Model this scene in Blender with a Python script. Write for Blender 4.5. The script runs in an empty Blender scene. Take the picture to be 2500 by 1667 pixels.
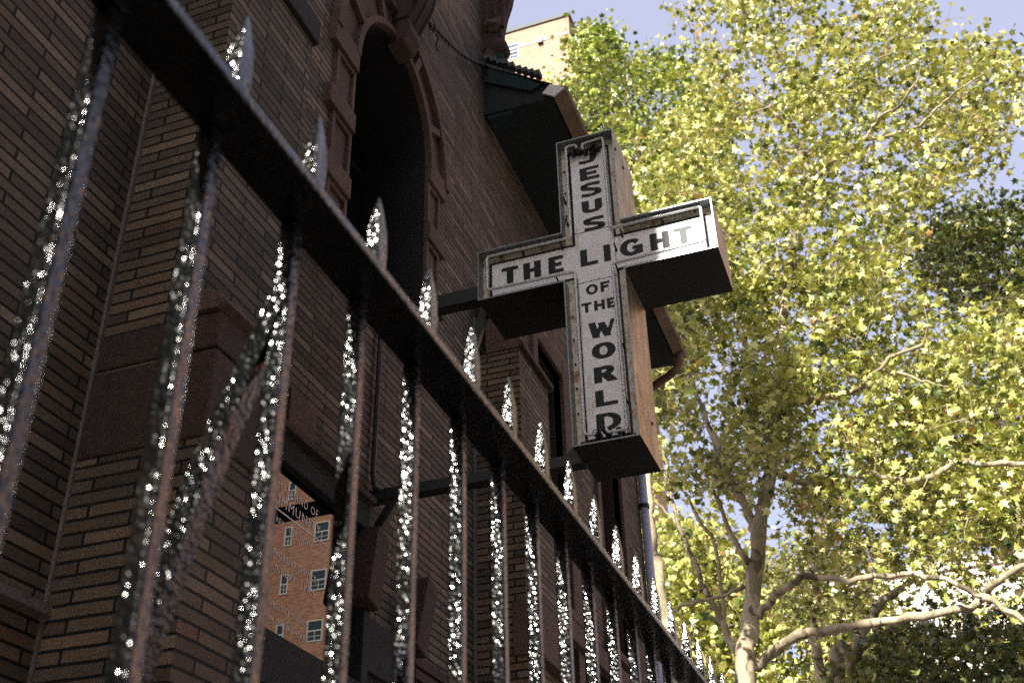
import bpy, bmesh, math, random
import numpy as np
from mathutils import Vector, Matrix
from mathutils.geometry import tessellate_polygon

# ------------------------------------------------------------------ camera
YAW, PITCH, ROLL, FPX = math.radians(19.1734), math.radians(32.4712), math.radians(-1.4305), 2781.4
f_ = np.array([-math.sin(YAW)*math.cos(PITCH), math.cos(YAW)*math.cos(PITCH), math.sin(PITCH)])
r_ = np.array([math.cos(YAW), math.sin(YAW), 0.0]); u_ = np.cross(r_, f_)
r2 = r_*math.cos(ROLL)+u_*math.sin(ROLL); u2 = -r_*math.sin(ROLL)+u_*math.cos(ROLL)
scene = bpy.context.scene
cd = bpy.data.cameras.new('camera'); cam = bpy.data.objects.new('camera', cd)
scene.collection.objects.link(cam); scene.camera = cam
cam.matrix_world = Matrix(((r2[0], u2[0], -f_[0], 0), (r2[1], u2[1], -f_[1], 0), (r2[2], u2[2], -f_[2], 0), (0, 0, 0, 1)))
cd.sensor_width = 36; cd.lens = FPX*36/2500; cd.clip_start = 0.05; cd.clip_end = 2000
cd.dof.use_dof = True; cd.dof.focus_distance = 3.85; cd.dof.aperture_fstop = 9.0; cd.dof.aperture_blades = 8

def at(x, y, Y):
    """a direction of the view (2352 wide units) met with the vertical plane at distance Y"""
    u, w = x/.9408, y/.9408
    d = r2*(u-1250)/FPX - u2*(w-833.5)/FPX + f_
    return d*Y/d[1]

# ------------------------------------------------------------------ world, sun
SUN = Vector((-.10, -.785, .61)).normalized()
w = bpy.data.worlds.new('World'); scene.world = w; w.use_nodes = True
nt = w.node_tree; nt.nodes.clear()
sky = nt.nodes.new('ShaderNodeTexSky'); sky.sky_type = 'NISHITA'; sky.sun_disc = False
sky.sun_elevation = math.asin(SUN.z); sky.sun_rotation = math.atan2(SUN.x, SUN.y)
sky.air_density = 1.0; sky.dust_density = 3.0; sky.ozone_density = 1.0
tint = nt.nodes.new('ShaderNodeMix'); tint.data_type = 'RGBA'; tint.blend_type = 'MIX'   # thin high haze pales the sky evenly
tint.inputs['Factor'].default_value = .72; tint.inputs['B'].default_value = (1.98, 1.95, 2.55, 1)
bg = nt.nodes.new('ShaderNodeBackground'); bg.inputs['Strength'].default_value = 0.115
wo = nt.nodes.new('ShaderNodeOutputWorld')
nt.links.new(sky.outputs[0], tint.inputs['A']); nt.links.new(tint.outputs['Result'], bg.inputs[0]); nt.links.new(bg.outputs[0], wo.inputs[0])
sl = bpy.data.lights.new('sun', 'SUN'); sl.energy = 5.0; sl.angle = math.radians(.5); sl.color = (1, .95, .86)
so = bpy.data.objects.new('sun', sl); scene.collection.objects.link(so)
so.rotation_euler = SUN.to_track_quat('Z', 'Y').to_euler()
scene.view_settings.view_transform = 'Standard'; scene.view_settings.look = 'None'
scene.view_settings.exposure = 1.62; scene.view_settings.gamma = 1.0
scene.cycles.max_bounces = 8; scene.cycles.transparent_max_bounces = 8
scene.cycles.use_denoising = False   # the photograph is grainy
scene.cycles.sample_clamp_indirect = 8

GZ = -1.5      # pavement level below the camera
W = -1.57      # plane of the church's street wall

# ------------------------------------------------------------------ helpers
C = scene.collection.objects
def tag(o, label=None, cat=None, group=None, kind=None):
    if label: o['label'] = label
    if cat: o['category'] = cat
    if group: o['group'] = group
    if kind: o['kind'] = kind
    return o
def empty(name, loc, label, cat, group=None):
    o = bpy.data.objects.new(name, None); o.location = loc; o.empty_display_size = .2; C.link(o)
    return tag(o, label, cat, group)
def parent(o, p):
    o.parent = p
    t = p.location.copy() if p.parent is None else Vector((0, 0, 0))   # parts keep world coordinates
    o.matrix_parent_inverse = Matrix.Translation(-t)
def link(name, me, m, par=None, smooth=False):
    o = bpy.data.objects.new(name, me); C.link(o)
    if m: me.materials.append(m)
    if par: parent(o, par)
    if smooth: me.polygons.foreach_set('use_smooth', [True]*len(me.polygons))
    return o
class MB:
    def __init__(s): s.v = []; s.f = []; s.cut = []
    def add(s, vs, fs):
        n = len(s.v); s.cut.append((n, len(s.f))); s.v += [tuple(map(float, p)) for p in vs]; s.f += [tuple(i+n for i in f) for f in fs]; return s
    def box(s, x0, x1, y0, y1, z0, z1):
        return s.add([(x0,y0,z0),(x1,y0,z0),(x1,y1,z0),(x0,y1,z0),(x0,y0,z1),(x1,y0,z1),(x1,y1,z1),(x0,y1,z1)],
                     [(0,3,2,1),(4,5,6,7),(0,1,5,4),(1,2,6,5),(2,3,7,6),(3,0,4,7)])
    def prism(s, pts, axis, a, b):
        """polygon pts extruded along axis from a to b; pts are (y,z),(x,z),(x,y) for axis x,y,z"""
        def P(p, t): return {'x': (t, p[0], p[1]), 'y': (p[0], t, p[1]), 'z': (p[0], p[1], t)}[axis]
        n = len(pts); vs = [P(p, a) for p in pts]+[P(p, b) for p in pts]
        tris = tessellate_polygon([[Vector((p[0], p[1], 0)) for p in pts]])
        fs = [(i, (i+1) % n, (i+1) % n+n, i+n) for i in range(n)]
        fs += [tuple(t) for t in tris]+[tuple(i+n for i in reversed(t)) for t in tris]
        return s.add(vs, fs)
    def tube(s, path, rad, n=6, cap=True):
        path = [Vector(p) for p in path]; k = len(path)
        rads = rad if isinstance(rad, (list, tuple)) else [rad]*k
        T0 = (path[1]-path[0]).normalized()
        N = T0.orthogonal().normalized(); vs = []
        for i, p in enumerate(path):
            T = (path[min(i+1, k-1)]-path[max(i-1, 0)]).normalized()
            N = (N-T*N.dot(T)).normalized(); B = T.cross(N)
            for j in range(n):
                a = 2*math.pi*j/n; vs.append(p+(N*math.cos(a)+B*math.sin(a))*rads[i])
        fs = [(i*n+j, i*n+(j+1) % n, (i+1)*n+(j+1) % n, (i+1)*n+j) for i in range(k-1) for j in range(n)]
        if cap: fs += [tuple(range(n-1, -1, -1)), tuple((k-1)*n+j for j in range(n))]
        return s.add(vs, fs)
    def each(s, name, m, par=None, bevel=0, smooth=False):
        """every added shape as an object of its own"""
        for i, (v0, f0) in enumerate(s.cut):
            v1, f1 = s.cut[i+1] if i+1 < len(s.cut) else (len(s.v), len(s.f))
            MB().add(s.v[v0:v1], [tuple(k-v0 for k in f) for f in s.f[f0:f1]]).build(name, m, par, smooth, bevel)
    def build(s, name, m, par=None, smooth=False, bevel=0):
        me = bpy.data.meshes.new(name); me.from_pydata(s.v, [], s.f)
        bm = bmesh.new(); bm.from_mesh(me); bmesh.ops.recalc_face_normals(bm, faces=bm.faces)
        bm.to_mesh(me); bm.free()
        o = link(name, me, m, par, smooth)
        if bevel:
            b = o.modifiers.new('bevel', 'BEVEL'); b.width = bevel; b.segments = 2; b.limit_method = 'ANGLE'
        return o
def wall_x(mb, x, outer, holes=()):
    """a sheet at plane x with holes, outer and holes are (y,z) rings"""
    rings = [outer]+list(holes)
    tris = tessellate_polygon([[Vector((p[0], p[1], 0)) for p in r] for r in rings])
    pts = [p for r in rings for p in r]
    mb.add([(x, p[0], p[1]) for p in pts], [tuple(t) for t in tris])
def rect(y0, y1, z0, z1): return [(y0, z0), (y1, z0), (y1, z1), (y0, z1)]

# ------------------------------------------------------------------ materials
def mat(name, col=(.5, .5, .5), rough=.7, metal=0, spec=.5):
    m = bpy.data.materials.new(name); m.use_nodes = True
    b = m.node_tree.nodes['Principled BSDF']
    b.inputs['Base Color'].default_value = (*col, 1); b.inputs['Roughness'].default_value = rough
    b.inputs['Metallic'].default_value = metal; b.inputs['Specular IOR Level'].default_value = spec
    return m
def N(m, t, **kw):
    n = m.node_tree.nodes.new(t)
    for k, v in kw.items():
        if k in n.inputs.keys(): n.inputs[k].default_value = v
        else: setattr(n, k, v)
    return n
def L(m, a, b): m.node_tree.links.new(a, b)
def bsdf(m): return m.node_tree.nodes['Principled BSDF']
def ramp(m, stops, interp='LINEAR'):
    n = N(m, 'ShaderNodeValToRGB'); e = n.color_ramp.elements; n.color_ramp.interpolation = interp
    while len(e) < len(stops): e.new(.5)
    for i, (p, c) in enumerate(stops): e[i].position = p; e[i].color = (*c, 1) if len(c) == 3 else c
    return n
def pos(m): return N(m, 'ShaderNodeNewGeometry').outputs['Position']
def noise(m, scale, detail=4, rough=.6, vec=None, dim='3D'):
    n = N(m, 'ShaderNodeTexNoise'); n.inputs['Scale'].default_value = scale
    n.inputs['Detail'].default_value = detail; n.inputs['Roughness'].default_value = rough
    L(m, vec or pos(m), n.inputs['Vector']); return n.outputs['Fac']
def bump(m, h, dist, strength=1.0, prev=None):
    b = N(m, 'ShaderNodeBump'); b.inputs['Distance'].default_value = dist; b.inputs['Strength'].default_value = strength
    L(m, h, b.inputs['Height'])
    if prev: L(m, prev, b.inputs['Normal'])
    return b.outputs['Normal']
def mix(m, f, a, b, mode='MIX'):
    n = N(m, 'ShaderNodeMix'); n.data_type = 'RGBA'; n.blend_type = mode
    for s, v in (('Factor', f), ('A', a), ('B', b)):
        i = n.inputs[s] if s == 'Factor' else [q for q in n.inputs if q.name == s and q.type == 'RGBA'][0]
        if isinstance(v, (int, float)): i.default_value = v
        elif isinstance(v, tuple): i.default_value = (*v, 1)
        else: L(m, v, i)
    return [q for q in n.outputs if q.type == 'RGBA'][0]
def math_(m, op, a, b=0.0):
    n = N(m, 'ShaderNodeMath'); n.operation = op
    for i, v in enumerate((a, b)):
        if isinstance(v, (int, float)): n.inputs[i].default_value = v
        else: L(m, v, n.inputs[i])
    return n.outputs[0]

def brick_mat(name, bw, rh, mortar, stops, mcol, off=(0, 0), rough=.9, bd=.004, speck=True, squash=1.0, dirt=.55, wb=.16):
    m = mat(name, rough=rough)
    g = N(m, 'ShaderNodeNewGeometry'); sp = N(m, 'ShaderNodeSeparateXYZ'); L(m, g.outputs['Position'], sp.inputs[0])
    sn = N(m, 'ShaderNodeSeparateXYZ'); L(m, g.outputs['True Normal'], sn.inputs[0])
    isx = math_(m, 'GREATER_THAN', math_(m, 'ABSOLUTE', sn.outputs[0]), .7)
    u = math_(m, 'ADD', math_(m, 'MULTIPLY', isx, sp.outputs[1]),
              math_(m, 'MULTIPLY', math_(m, 'SUBTRACT', 1.0, isx), math_(m, 'ADD', sp.outputs[0], .05)))
    cv = N(m, 'ShaderNodeCombineXYZ'); L(m, math_(m, 'ADD', u, 100+off[0]), cv.inputs[0]); L(m, math_(m, 'ADD', sp.outputs[2], rh*2000+off[1]), cv.inputs[1])
    # slightly wobbly courses
    nn = N(m, 'ShaderNodeTexNoise'); nn.inputs['Scale'].default_value = 7; L(m, g.outputs['Position'], nn.inputs['Vector'])
    wob = N(m, 'ShaderNodeVectorMath'); wob.operation = 'MULTIPLY_ADD'; L(m, nn.outputs['Color'], wob.inputs[0])
    wob.inputs[1].default_value = (rh*wb, rh*wb, 0); L(m, cv.outputs[0], wob.inputs[2])
    b = N(m, 'ShaderNodeTexBrick'); b.offset = .5; b.squash = squash
    b.inputs['Scale'].default_value = 1; b.inputs['Brick Width'].default_value = bw; b.inputs['Row Height'].default_value = rh
    b.inputs['Mortar Size'].default_value = mortar; b.inputs['Mortar Smooth'].default_value = .25
    b.inputs['Color1'].default_value = (0, 0, 0, 1); b.inputs['Color2'].default_value = (1, 1, 1, 1); b.inputs['Mortar'].default_value = (.5, .5, .5, 1)
    L(m, wob.outputs[0], b.inputs['Vector'])
    r = ramp(m, stops); L(m, b.outputs['Color'], r.inputs[0])
    col = r.outputs[0]
    fine = noise(m, 260, 3, .7); big = noise(m, 1.7, 5, .65)
    if speck:
        rs = ramp(m, [(.35, (.45, .42, .4)), (.62, (1.25, 1.22, 1.2))]); L(m, fine, rs.inputs[0])
        col = mix(m, .75, col, rs.outputs[0], 'MULTIPLY')
    rb = ramp(m, [(.3, (1-dirt, 1-dirt, 1-dirt)), (.68, (1.15, 1.12, 1.1))]); L(m, big, rb.inputs[0])
    col = mix(m, .9, col, rb.outputs[0], 'MULTIPLY')
    col = mix(m, b.outputs['Fac'], col, mcol)
    L(m, col, bsdf(m).inputs['Base Color'])
    h = math_(m, 'SUBTRACT', math_(m, 'MULTIPLY', fine, .25), b.outputs['Fac'])
    L(m, bump(m, h, bd), bsdf(m).inputs['Normal'])
    return m
M = {}
M['brick'] = brick_mat('church_brick', .209, .0297, .0036,
    [(0, (.080, .058, .040)), (.25, (.140, .102, .070)), (.5, (.180, .132, .088)), (.65, (.105, .080, .057)), (.85, (.27, .205, .14)), (1, (.16, .092, .056))],
    (.002, .002, .002), bd=.005)
M['redbrick'] = brick_mat('red_brick', .26, .085, .012,
    [(0, (.22, .075, .045)), (.5, (.36, .135, .075)), (1, (.48, .22, .13))], (.58, .42, .32), bd=.003, speck=False, wb=0, dirt=.15)
M['tanbrick'] = brick_mat('tan_brick', .30, .10, .014,
    [(0, (.26, .125, .075)), (.5, (.33, .17, .105)), (1, (.40, .23, .15))], (.36, .27, .21), bd=.003, speck=False, wb=0, dirt=.12)
def stone(name, c, v=.35, scale=60):
    m = mat(name, c, .9)
    a = noise(m, scale, 6, .7); b_ = noise(m, 3.5, 4, .6)
    r = ramp(m, [(.3, tuple(x*(1-v) for x in c)), (.7, tuple(x*(1+v) for x in c))]); L(m, a, r.inputs[0])
    r2_ = ramp(m, [(.3, (.7, .7, .7)), (.7, (1.15, 1.1, 1.1))]); L(m, b_, r2_.inputs[0])
    vo = N(m, 'ShaderNodeTexVoronoi'); vo.inputs['Scale'].default_value = 130; L(m, pos(m), vo.inputs['Vector'])
    pit = ramp(m, [(.10, (.25, .25, .25)), (.2, (1, 1, 1))]); L(m, vo.outputs['Distance'], pit.inputs[0])
    c_ = mix(m, 1.0, mix(m, 1.0, r.outputs[0], r2_.outputs[0], 'MULTIPLY'), pit.outputs[0], 'MULTIPLY')
    L(m, c_, bsdf(m).inputs['Base Color'])
    L(m, bump(m, a, .003), bsdf(m).inputs['Normal'])
    return m
M['brownstone'] = stone('brownstone', (.105, .062, .044))
M['brownstone_pale'] = stone('brownstone_ledge', (.10, .062, .047))
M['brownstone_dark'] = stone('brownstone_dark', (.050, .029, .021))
M['darkcap'] = stone('dark_cap_stone', (.022, .017, .015))  # near-black tone for the first buttress cap
M['kneeler'] = stone('weathered_carved_stone', (.05, .024, .019))
M['mortar'] = stone('pale_mortar', (.16, .135, .13), .3, 90)
M['glassdark'] = mat('old_window_glass', (.004, .006, .006), .5, 0, .2)
def iron():
    m = mat('lumpy_black_paint', (.008, .012, .013), .2, 0, .65)
    p = pos(m)
    vo = N(m, 'ShaderNodeTexVoronoi'); vo.inputs['Scale'].default_value = 300; vo.feature = 'SMOOTH_F1'; L(m, p, vo.inputs['Vector'])
    n1 = noise(m, 190, 1, .5, p)
    h = math_(m, 'ADD', math_(m, 'MULTIPLY', vo.outputs['Distance'], .9), math_(m, 'MULTIPLY', n1, 1.0))
    patch = ramp(m, [(.38, (.50, .50, .50)), (.56, (1, 1, 1))]); L(m, noise(m, 9, 3, .6, p), patch.inputs[0])
    h = math_(m, 'MULTIPLY', h, patch.outputs[0])
    L(m, bump(m, h, .0013), bsdf(m).inputs['Normal'])
    rr = ramp(m, [(.3, (.13, .13, .13)), (.7, (.20, .20, .20))]); L(m, noise(m, 50, 2, .5, p), rr.inputs[0]); L(m, rr.outputs[0], bsdf(m).inputs['Roughness'])
    cr = ramp(m, [(.50, (.0010, .0014, .0016)), (.75, (.006, .004, .003))]); L(m, noise(m, 14, 4, .6, p), cr.inputs[0]); L(m, cr.outputs[0], bsdf(m).inputs['Base Color'])
    return m
M['iron'] = iron()
M['blackmetal'] = mat('black_bracket_paint', (.010, .012, .012), .5)
def cabinet():
    m = mat('weathered_warm_lit_sheet', (.4, .28, .18), .42, .55)  # tan brown tone stands in for warm light bounced onto the sides
    a = noise(m, 9, 6, .7); 
    mp = N(m, 'ShaderNodeMapping'); mp.inputs['Scale'].default_value = (30, 30, 4); L(m, pos(m), mp.inputs[0])
    s = noise(m, 1.2, 5, .65, mp.outputs[0])
    r = ramp(m, [(.3, (.13, .10, .06)), (.5, (.42, .33, .20)), (.6, (.48, .45, .40)), (.8, (.60, .55, .46))]); L(m, s, r.inputs[0])
    r2_ = ramp(m, [(.35, (.55, .5, .5)), (.65, (1.15, 1.1, 1.05))]); L(m, a, r2_.inputs[0])
    L(m, mix(m, 1.0, r.outputs[0], r2_.outputs[0], 'MULTIPLY'), bsdf(m).inputs['Base Color'])
    L(m, bump(m, a, .004, .6), bsdf(m).inputs['Normal'])
    return m
M['cabinet'] = cabinet()
def enamel():
    m = mat('white_enamel', (.60, .60, .62), .22, 0, .5)
    g = noise(m, 18, 5, .7)
    mp = N(m, 'ShaderNodeMapping'); mp.inputs['Scale'].default_value = (14, 14, 3); L(m, pos(m), mp.inputs[0])
    s = noise(m, 1.5, 5, .7, mp.outputs[0])
    r = ramp(m, [(.27, (.33, .20, .10)), (.33, (.62, .56, .47)), (.42, (.88, .88, .90)), (.8, (.85, .85, .88))]); L(m, s, r.inputs[0])
    r2_ = ramp(m, [(.3, (.8, .78, .74)), (.55, (1, 1, 1))]); L(m, g, r2_.inputs[0])
    L(m, mix(m, .8, r.outputs[0], r2_.outputs[0], 'MULTIPLY'), bsdf(m).inputs['Base Color'])
    rr = ramp(m, [(.3, (.30, .30, .30)), (.7, (.40, .40, .40))]); L(m, g, rr.inputs[0]); L(m, rr.outputs[0], bsdf(m).inputs['Roughness'])
    L(m, bump(m, noise(m, 6, 2, .5), .002, .5), bsdf(m).inputs['Normal'])
    return m
M['enamel'] = enamel()
def border():
    m = mat('stained_white_border', (.55, .54, .5), .4)
    g = noise(m, 22, 6, .75)
    r = ramp(m, [(.30, (.05, .03, .02)), (.40, (.36, .20, .08)), (.5, (.56, .52, .42)), (.75, (.62, .61, .60))]); L(m, g, r.inputs[0])
    L(m, r.outputs[0], bsdf(m).inputs['Base Color']); return m
M['border'] = border()
M['blackpaint'] = mat('black_sign_paint', (.006, .010, .012), .52, 0, .3)
M['tube'] = mat('unlit_glass_tube', (.62, .62, .62), .12, 0, .8)
M['rim'] = mat('grey_steel_rim', (.24, .27, .28), .42, .6)
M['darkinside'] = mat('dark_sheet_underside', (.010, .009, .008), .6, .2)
M['teal'] = stone('dark_teal_paint', (.004, .024, .026), .3, 30)
M['soffit'] = stone('near_black_soffit', (.010, .016, .016), .3, 20)  # near-black, slightly mottled tone for the whole eave
M['gutter'] = stone('brown_gutter_paint', (.22, .15, .09), .3, 12)
M['gcap'] = mat('galvanised_end_cap', (.62, .62, .62), .4, .4)
M['pipe'] = mat('pale_downpipe_paint', (.42, .42, .52), .35)
M['casewood'] = stone('near_black_wood', (.012, .016, .016), .4, 50)
M['chain'] = mat('blackened_chain', (.012, .012, .012), .45, .3)
M['whiteframe'] = mat('white_window_paint', (.75, .74, .66), .5)
M['pane'] = mat('window_pane', (.04, .06, .08), .08, 0, .9)
M['curtain'] = mat('pale_curtain', (.5, .5, .45), .9)
M['stonetrim'] = mat('limestone_trim', (.6, .55, .48), .8)
M['letterwhite'] = mat('faded_white_lettering', (.62, .55, .5), .8)
M['concrete'] = stone('pavement_concrete', (.14, .13, .115), .15, 8)
M['asphalt'] = stone('asphalt', (.06, .06, .06), .25, 30)
M['soil'] = stone('dark_soil', (.03, .024, .018), .3, 12)
M['earth'] = stone('ground_earth', (.16, .14, .11), .3, 3)
M['paleblock'] = mat('pale_stucco', (.72, .66, .60), .8)
M['roofing'] = mat('slate_roof', (.05, .06, .06), .7)
def bark():
    m = mat('plane_bark', (.4, .35, .25), .85)
    vo = N(m, 'ShaderNodeTexVoronoi'); vo.inputs['Scale'].default_value = 7
    mp = N(m, 'ShaderNodeMapping'); mp.inputs['Scale'].default_value = (1, 1, .5); L(m, pos(m), mp.inputs[0])
    dist = N(m, 'ShaderNodeVectorMath'); dist.operation = 'MULTIPLY_ADD'
    nn = N(m, 'ShaderNodeTexNoise'); nn.inputs['Scale'].default_value = 5; L(m, mp.outputs[0], nn.inputs['Vector'])
    L(m, nn.outputs['Color'], dist.inputs[0]); dist.inputs[1].default_value = (.35, .35, .35); L(m, mp.outputs[0], dist.inputs[2])
    L(m, dist.outputs[0], vo.inputs['Vector'])
    sp = N(m, 'ShaderNodeSeparateColor'); L(m, vo.outputs['Color'], sp.inputs[0])
    r = ramp(m, [(0, (.09, .07, .04)), (.25, (.20, .17, .10)), (.5, (.34, .27, .17)), (.8, (.42, .35, .24)), (1, (.20, .17, .10))]); L(m, sp.outputs[0], r.inputs[0])
    g = noise(m, 25, 5, .7); r2_ = ramp(m, [(.3, (.75, .72, .7)), (.7, (1.1, 1.1, 1.1))]); L(m, g, r2_.inputs[0])
    L(m, mix(m, 1.0, r.outputs[0], r2_.outputs[0], 'MULTIPLY'), bsdf(m).inputs['Base Color'])
    L(m, bump(m, g, .01, .6), bsdf(m).inputs['Normal'])
    return m
M['bark'] = bark()
M['twig'] = mat('twig_bark', (.26, .20, .13), .85)
def leaf(name, stops, trans=.13):
    m = mat(name, (.2, .25, .05), .36, 0, .6)
    a = N(m, 'ShaderNodeAttribute'); a.attribute_name = 'tone'
    r = ramp(m, stops); L(m, a.outputs['Fac'], r.inputs[0])
    L(m, r.outputs[0], bsdf(m).inputs['Base Color'])
    t = N(m, 'ShaderNodeBsdfTranslucent'); L(m, mix(m, 1.0, r.outputs[0], (1.25, 1.2, .5), 'MULTIPLY'), t.inputs[0])
    mx = N(m, 'ShaderNodeMixShader'); mx.inputs[0].default_value = trans
    out = m.node_tree.nodes['Material Output']
    L(m, bsdf(m).outputs[0], mx.inputs[1]); L(m, t.outputs[0], mx.inputs[2]); L(m, mx.outputs[0], out.inputs[0])
    return m
M['leaf_yellow'] = leaf('yellowing_plane_leaf', [(0, (.025, .045, .012)), (.2, (.09, .12, .022)), (.45, (.30, .33, .07)), (.7, (.54, .53, .16)), (.96, (.70, .66, .32)), (1, (.34, .20, .07))])
M['leaf_green'] = leaf('green_plane_leaf', [(0, (.015, .04, .010)), (.25, (.06, .11, .018)), (.6, (.28, .35, .05)), (.85, (.48, .50, .12)), (1, (.6, .56, .2))])
M['leaf_dark'] = leaf('deep_green_leaf', [(0, (.015, .035, .012)), (.45, (.07, .10, .022)), (.8, (.22, .24, .05)), (1, (.42, .38, .10))])

# ------------------------------------------------------------------ ground
def sheet(name, x0, x1, y0, y1, z, m):
    mb = MB(); mb.add([(x0, y0, z), (x1, y0, z), (x1, y1, z), (x0, y1, z)], [(0, 1, 2, 3)])
    return tag(mb.build(name, m), kind='structure')
sheet('ground', -600, 600, -600, 600, GZ-.15, M['earth'])
sheet('road', 3.2, 12.2, -300, 300, GZ-.14, M['asphalt'])
sheet('added_dark_strip', -1.57, -.25, -5.5, 60, GZ-.10, M['soil'])  # dark unseen strip added to cut light bounced onto the wall
tag(MB().box(-.25, 3.2, -60, 60, GZ-.145, GZ).build('pavement', M['concrete']), kind='structure')
tag(MB().box(12.2, 16.0, -60, 120, GZ-.145, GZ).build('far_pavement', M['concrete']), kind='structure')

# ------------------------------------------------------------------ church
church = empty('brick_church', (-3, 3, GZ), 'old dark brick church with brownstone trim, an arched window and dark teal eaves', 'church')
AY, AS, AT = 3.09, 3.29, 3.70     # arch centre, springing, crown
def arch_pts(o, n=12):
    """pointed arch ring from right springing over the crown to the left springing, offset outwards by o"""
    hw = .34+o; rise = AT-AS+o*.95
    pts = []
    for i in range(n+1):
        t = i/n; a = t*math.pi/2
        pts.append((AY+hw*math.cos(a)**.92, AS+rise*math.sin(a)**1.05 if a > 0 else AS))
    L_ = [(2*AY-p[0], p[1]) for p in pts[::-1]][1:]
    return pts+L_
win = [(AY-.34, 2.30), (AY+.34, 2.30)]+arch_pts(0)
lan1 = rect(4.87, 5.31, 1.90, 3.28); lan2 = rect(6.0, 6.52, 1.95, 4.1)
low = rect(4.9, 6.9, -.6, 1.74); case_hole = rect(2.40, 2.95, GZ, .35)
mb = MB()
# upper taller part
wall_x(mb, W, [(1.70, 1.60), (4.15, 1.60), (4.15, 9.5), (-1.0, 9.5), (-1.0, 1.60)], [win])
wall_x(mb, W, rect(-1.0, 4.15, GZ, 1.60), [])
wall_x(mb, W, [(4.15, GZ), (7.10, GZ), (7.10, 4.25), (4.15, 4.25)], [lan1, lan2, low])
mb.add([(W, 7.1, GZ), (-12, 7.1, GZ), (-12, 7.1, 4.25), (W, 7.1, 4.25)], [(0, 1, 2, 3)])
mb.add([(W, 4.15, 4.25), (-12, 4.15, 4.25), (-12, 4.15, 9.5), (W, 4.15, 9.5)], [(0, 1, 2, 3)])
mb.add([(W, 4.15, 9.5), (-9, 4.15, 9.5), (-9, -1, 9.5), (W, -1, 9.5)], [(0, 1, 2, 3)])
wall_x(mb, W, rect(-5.5, -1.0, GZ, 10.5))
mb.add([(W, -5.5, GZ), (-9, -5.5, GZ), (-9, -5.5, 10.5), (W, -5.5, 10.5)], [(0, 1, 2, 3)])
mb.add([(W, -5.5, 10.5), (-9, -5.5, 10.5), (-9, -1, 10.5), (W, -1, 10.5)], [(0, 1, 2, 3)])
mb.add([(W, -1, 9.5), (-9, -1, 9.5), (-9, -1, 10.5), (W, -1, 10.5)], [(0, 1, 2, 3)])
mb.build('wall', M['brick'], church)
tw = MB().box(-5.6, -3.15, -4.6, -2.4, 9.6, 16.0)  # unseen tower added to throw shade on the big tree
for x in (-5.6, -3.55):
    for y in (-4.6, -2.8): tw.box(x, x+.4, y, y+.4, 16.0, 20.9)
tw.box(-5.5, -3.2, -4.4, -2.5, 20.9, 23.2)
tw.prism([(-5.6, 23.2), (-3.1, 23.2), (-4.37, 24.6)], 'y', -4.5, -2.4)
tw.build('added_shade_tower', M['brick'], church)
# thin pale joint in the inner corners
MB().box(W-.004, W+.009, 1.705, 1.718, GZ, 2.655).build('corner_joint', M['mortar'], church)
MB().box(W-.004, W+.009, 3.989, 4.002, GZ, 2.86).build('corner_joint', M['mortar'], church)
# reveals of the openings
def reveal(name, ring, depth, m, closed=False):
    mb = MB(); n = len(ring)
    vs = [(W, *p) for p in ring]+[(W-depth, *p) for p in ring]
    fs = [(i, (i+1) % n, (i+1) % n+n, i+n) for i in range(n)]
    mb.add(vs, fs); return mb.build(name, m, church)
M['shade_reveal'] = stone('shade_dark_stone', (.012, .010, .010)); reveal('arch_reveal', win, .30, M['shade_reveal'])  # near-black stone puts the shade of the opening into its colour
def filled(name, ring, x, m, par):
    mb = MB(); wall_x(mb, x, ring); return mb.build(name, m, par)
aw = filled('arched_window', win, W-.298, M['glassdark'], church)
for z in (2.5, 2.9, 3.3): MB().box(W-.297, W-.285, AY-.335, AY+.335, z, z+.018).build('glazing_bar', M['casewood'], aw)
MB().box(W-.297, W-.283, AY-.012, AY+.012, 2.30, 3.69).build('mullion', M['casewood'], aw)
for ring, nm in ((lan1, 'narrow'), (lan2, 'narrow')):
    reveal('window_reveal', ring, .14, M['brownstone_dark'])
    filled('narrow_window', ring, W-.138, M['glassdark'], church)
reveal('doorway_reveal', low, .25, M['shade_reveal']); filled('dark_doorway', low, W-.248, M['glassdark'], church)
MB().box(W-.135, W-.10, 6.01, 6.09, 1.96, 4.09).build('window_frame', M['teal'], church)
# window surround: quoins, inset panels, arch ribs, keystone
sur = MB()
for z0 in (3.20, 2.89, 2.58, 2.27):
    top = z0+(.09 if z0 < 3.1 else .11)
    sur.box(W-.05, W+.028, 2.555, AY-.342, z0, top)
    sur.box(W-.05, W+.028, AY+.342, 3.60, z0+.015, top+.015)
sur.each('quoin_block', M['brownstone'], church, bevel=.004)
pn = MB()
for z0, z1 in ((2.983, 3.197), (2.673, 2.887), (2.363, 2.577)):
    for a, b in ((2.60, AY-.342), (AY+.342, 3.56)):
        sgn = .0 if a < 3 else .015
        y0, y1, zz0, zz1 = a, b, z0+sgn, z1+sgn
        pn = MB()
        pn.box(W-.05, W+.016, y0, y0+.022, zz0, zz1); pn.box(W-.05, W+.016, y1-.02, y1, zz0, zz1)
        pn.box(W-.05, W+.0155, y0+.022, y1-.02, zz1-.02, zz1)
        pn.box(W-.05, W+.003, y0+.022, y1-.02, zz0, zz1-.02)
        pn.build('jamb_panel', M['brownstone'], church, bevel=.002)
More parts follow.
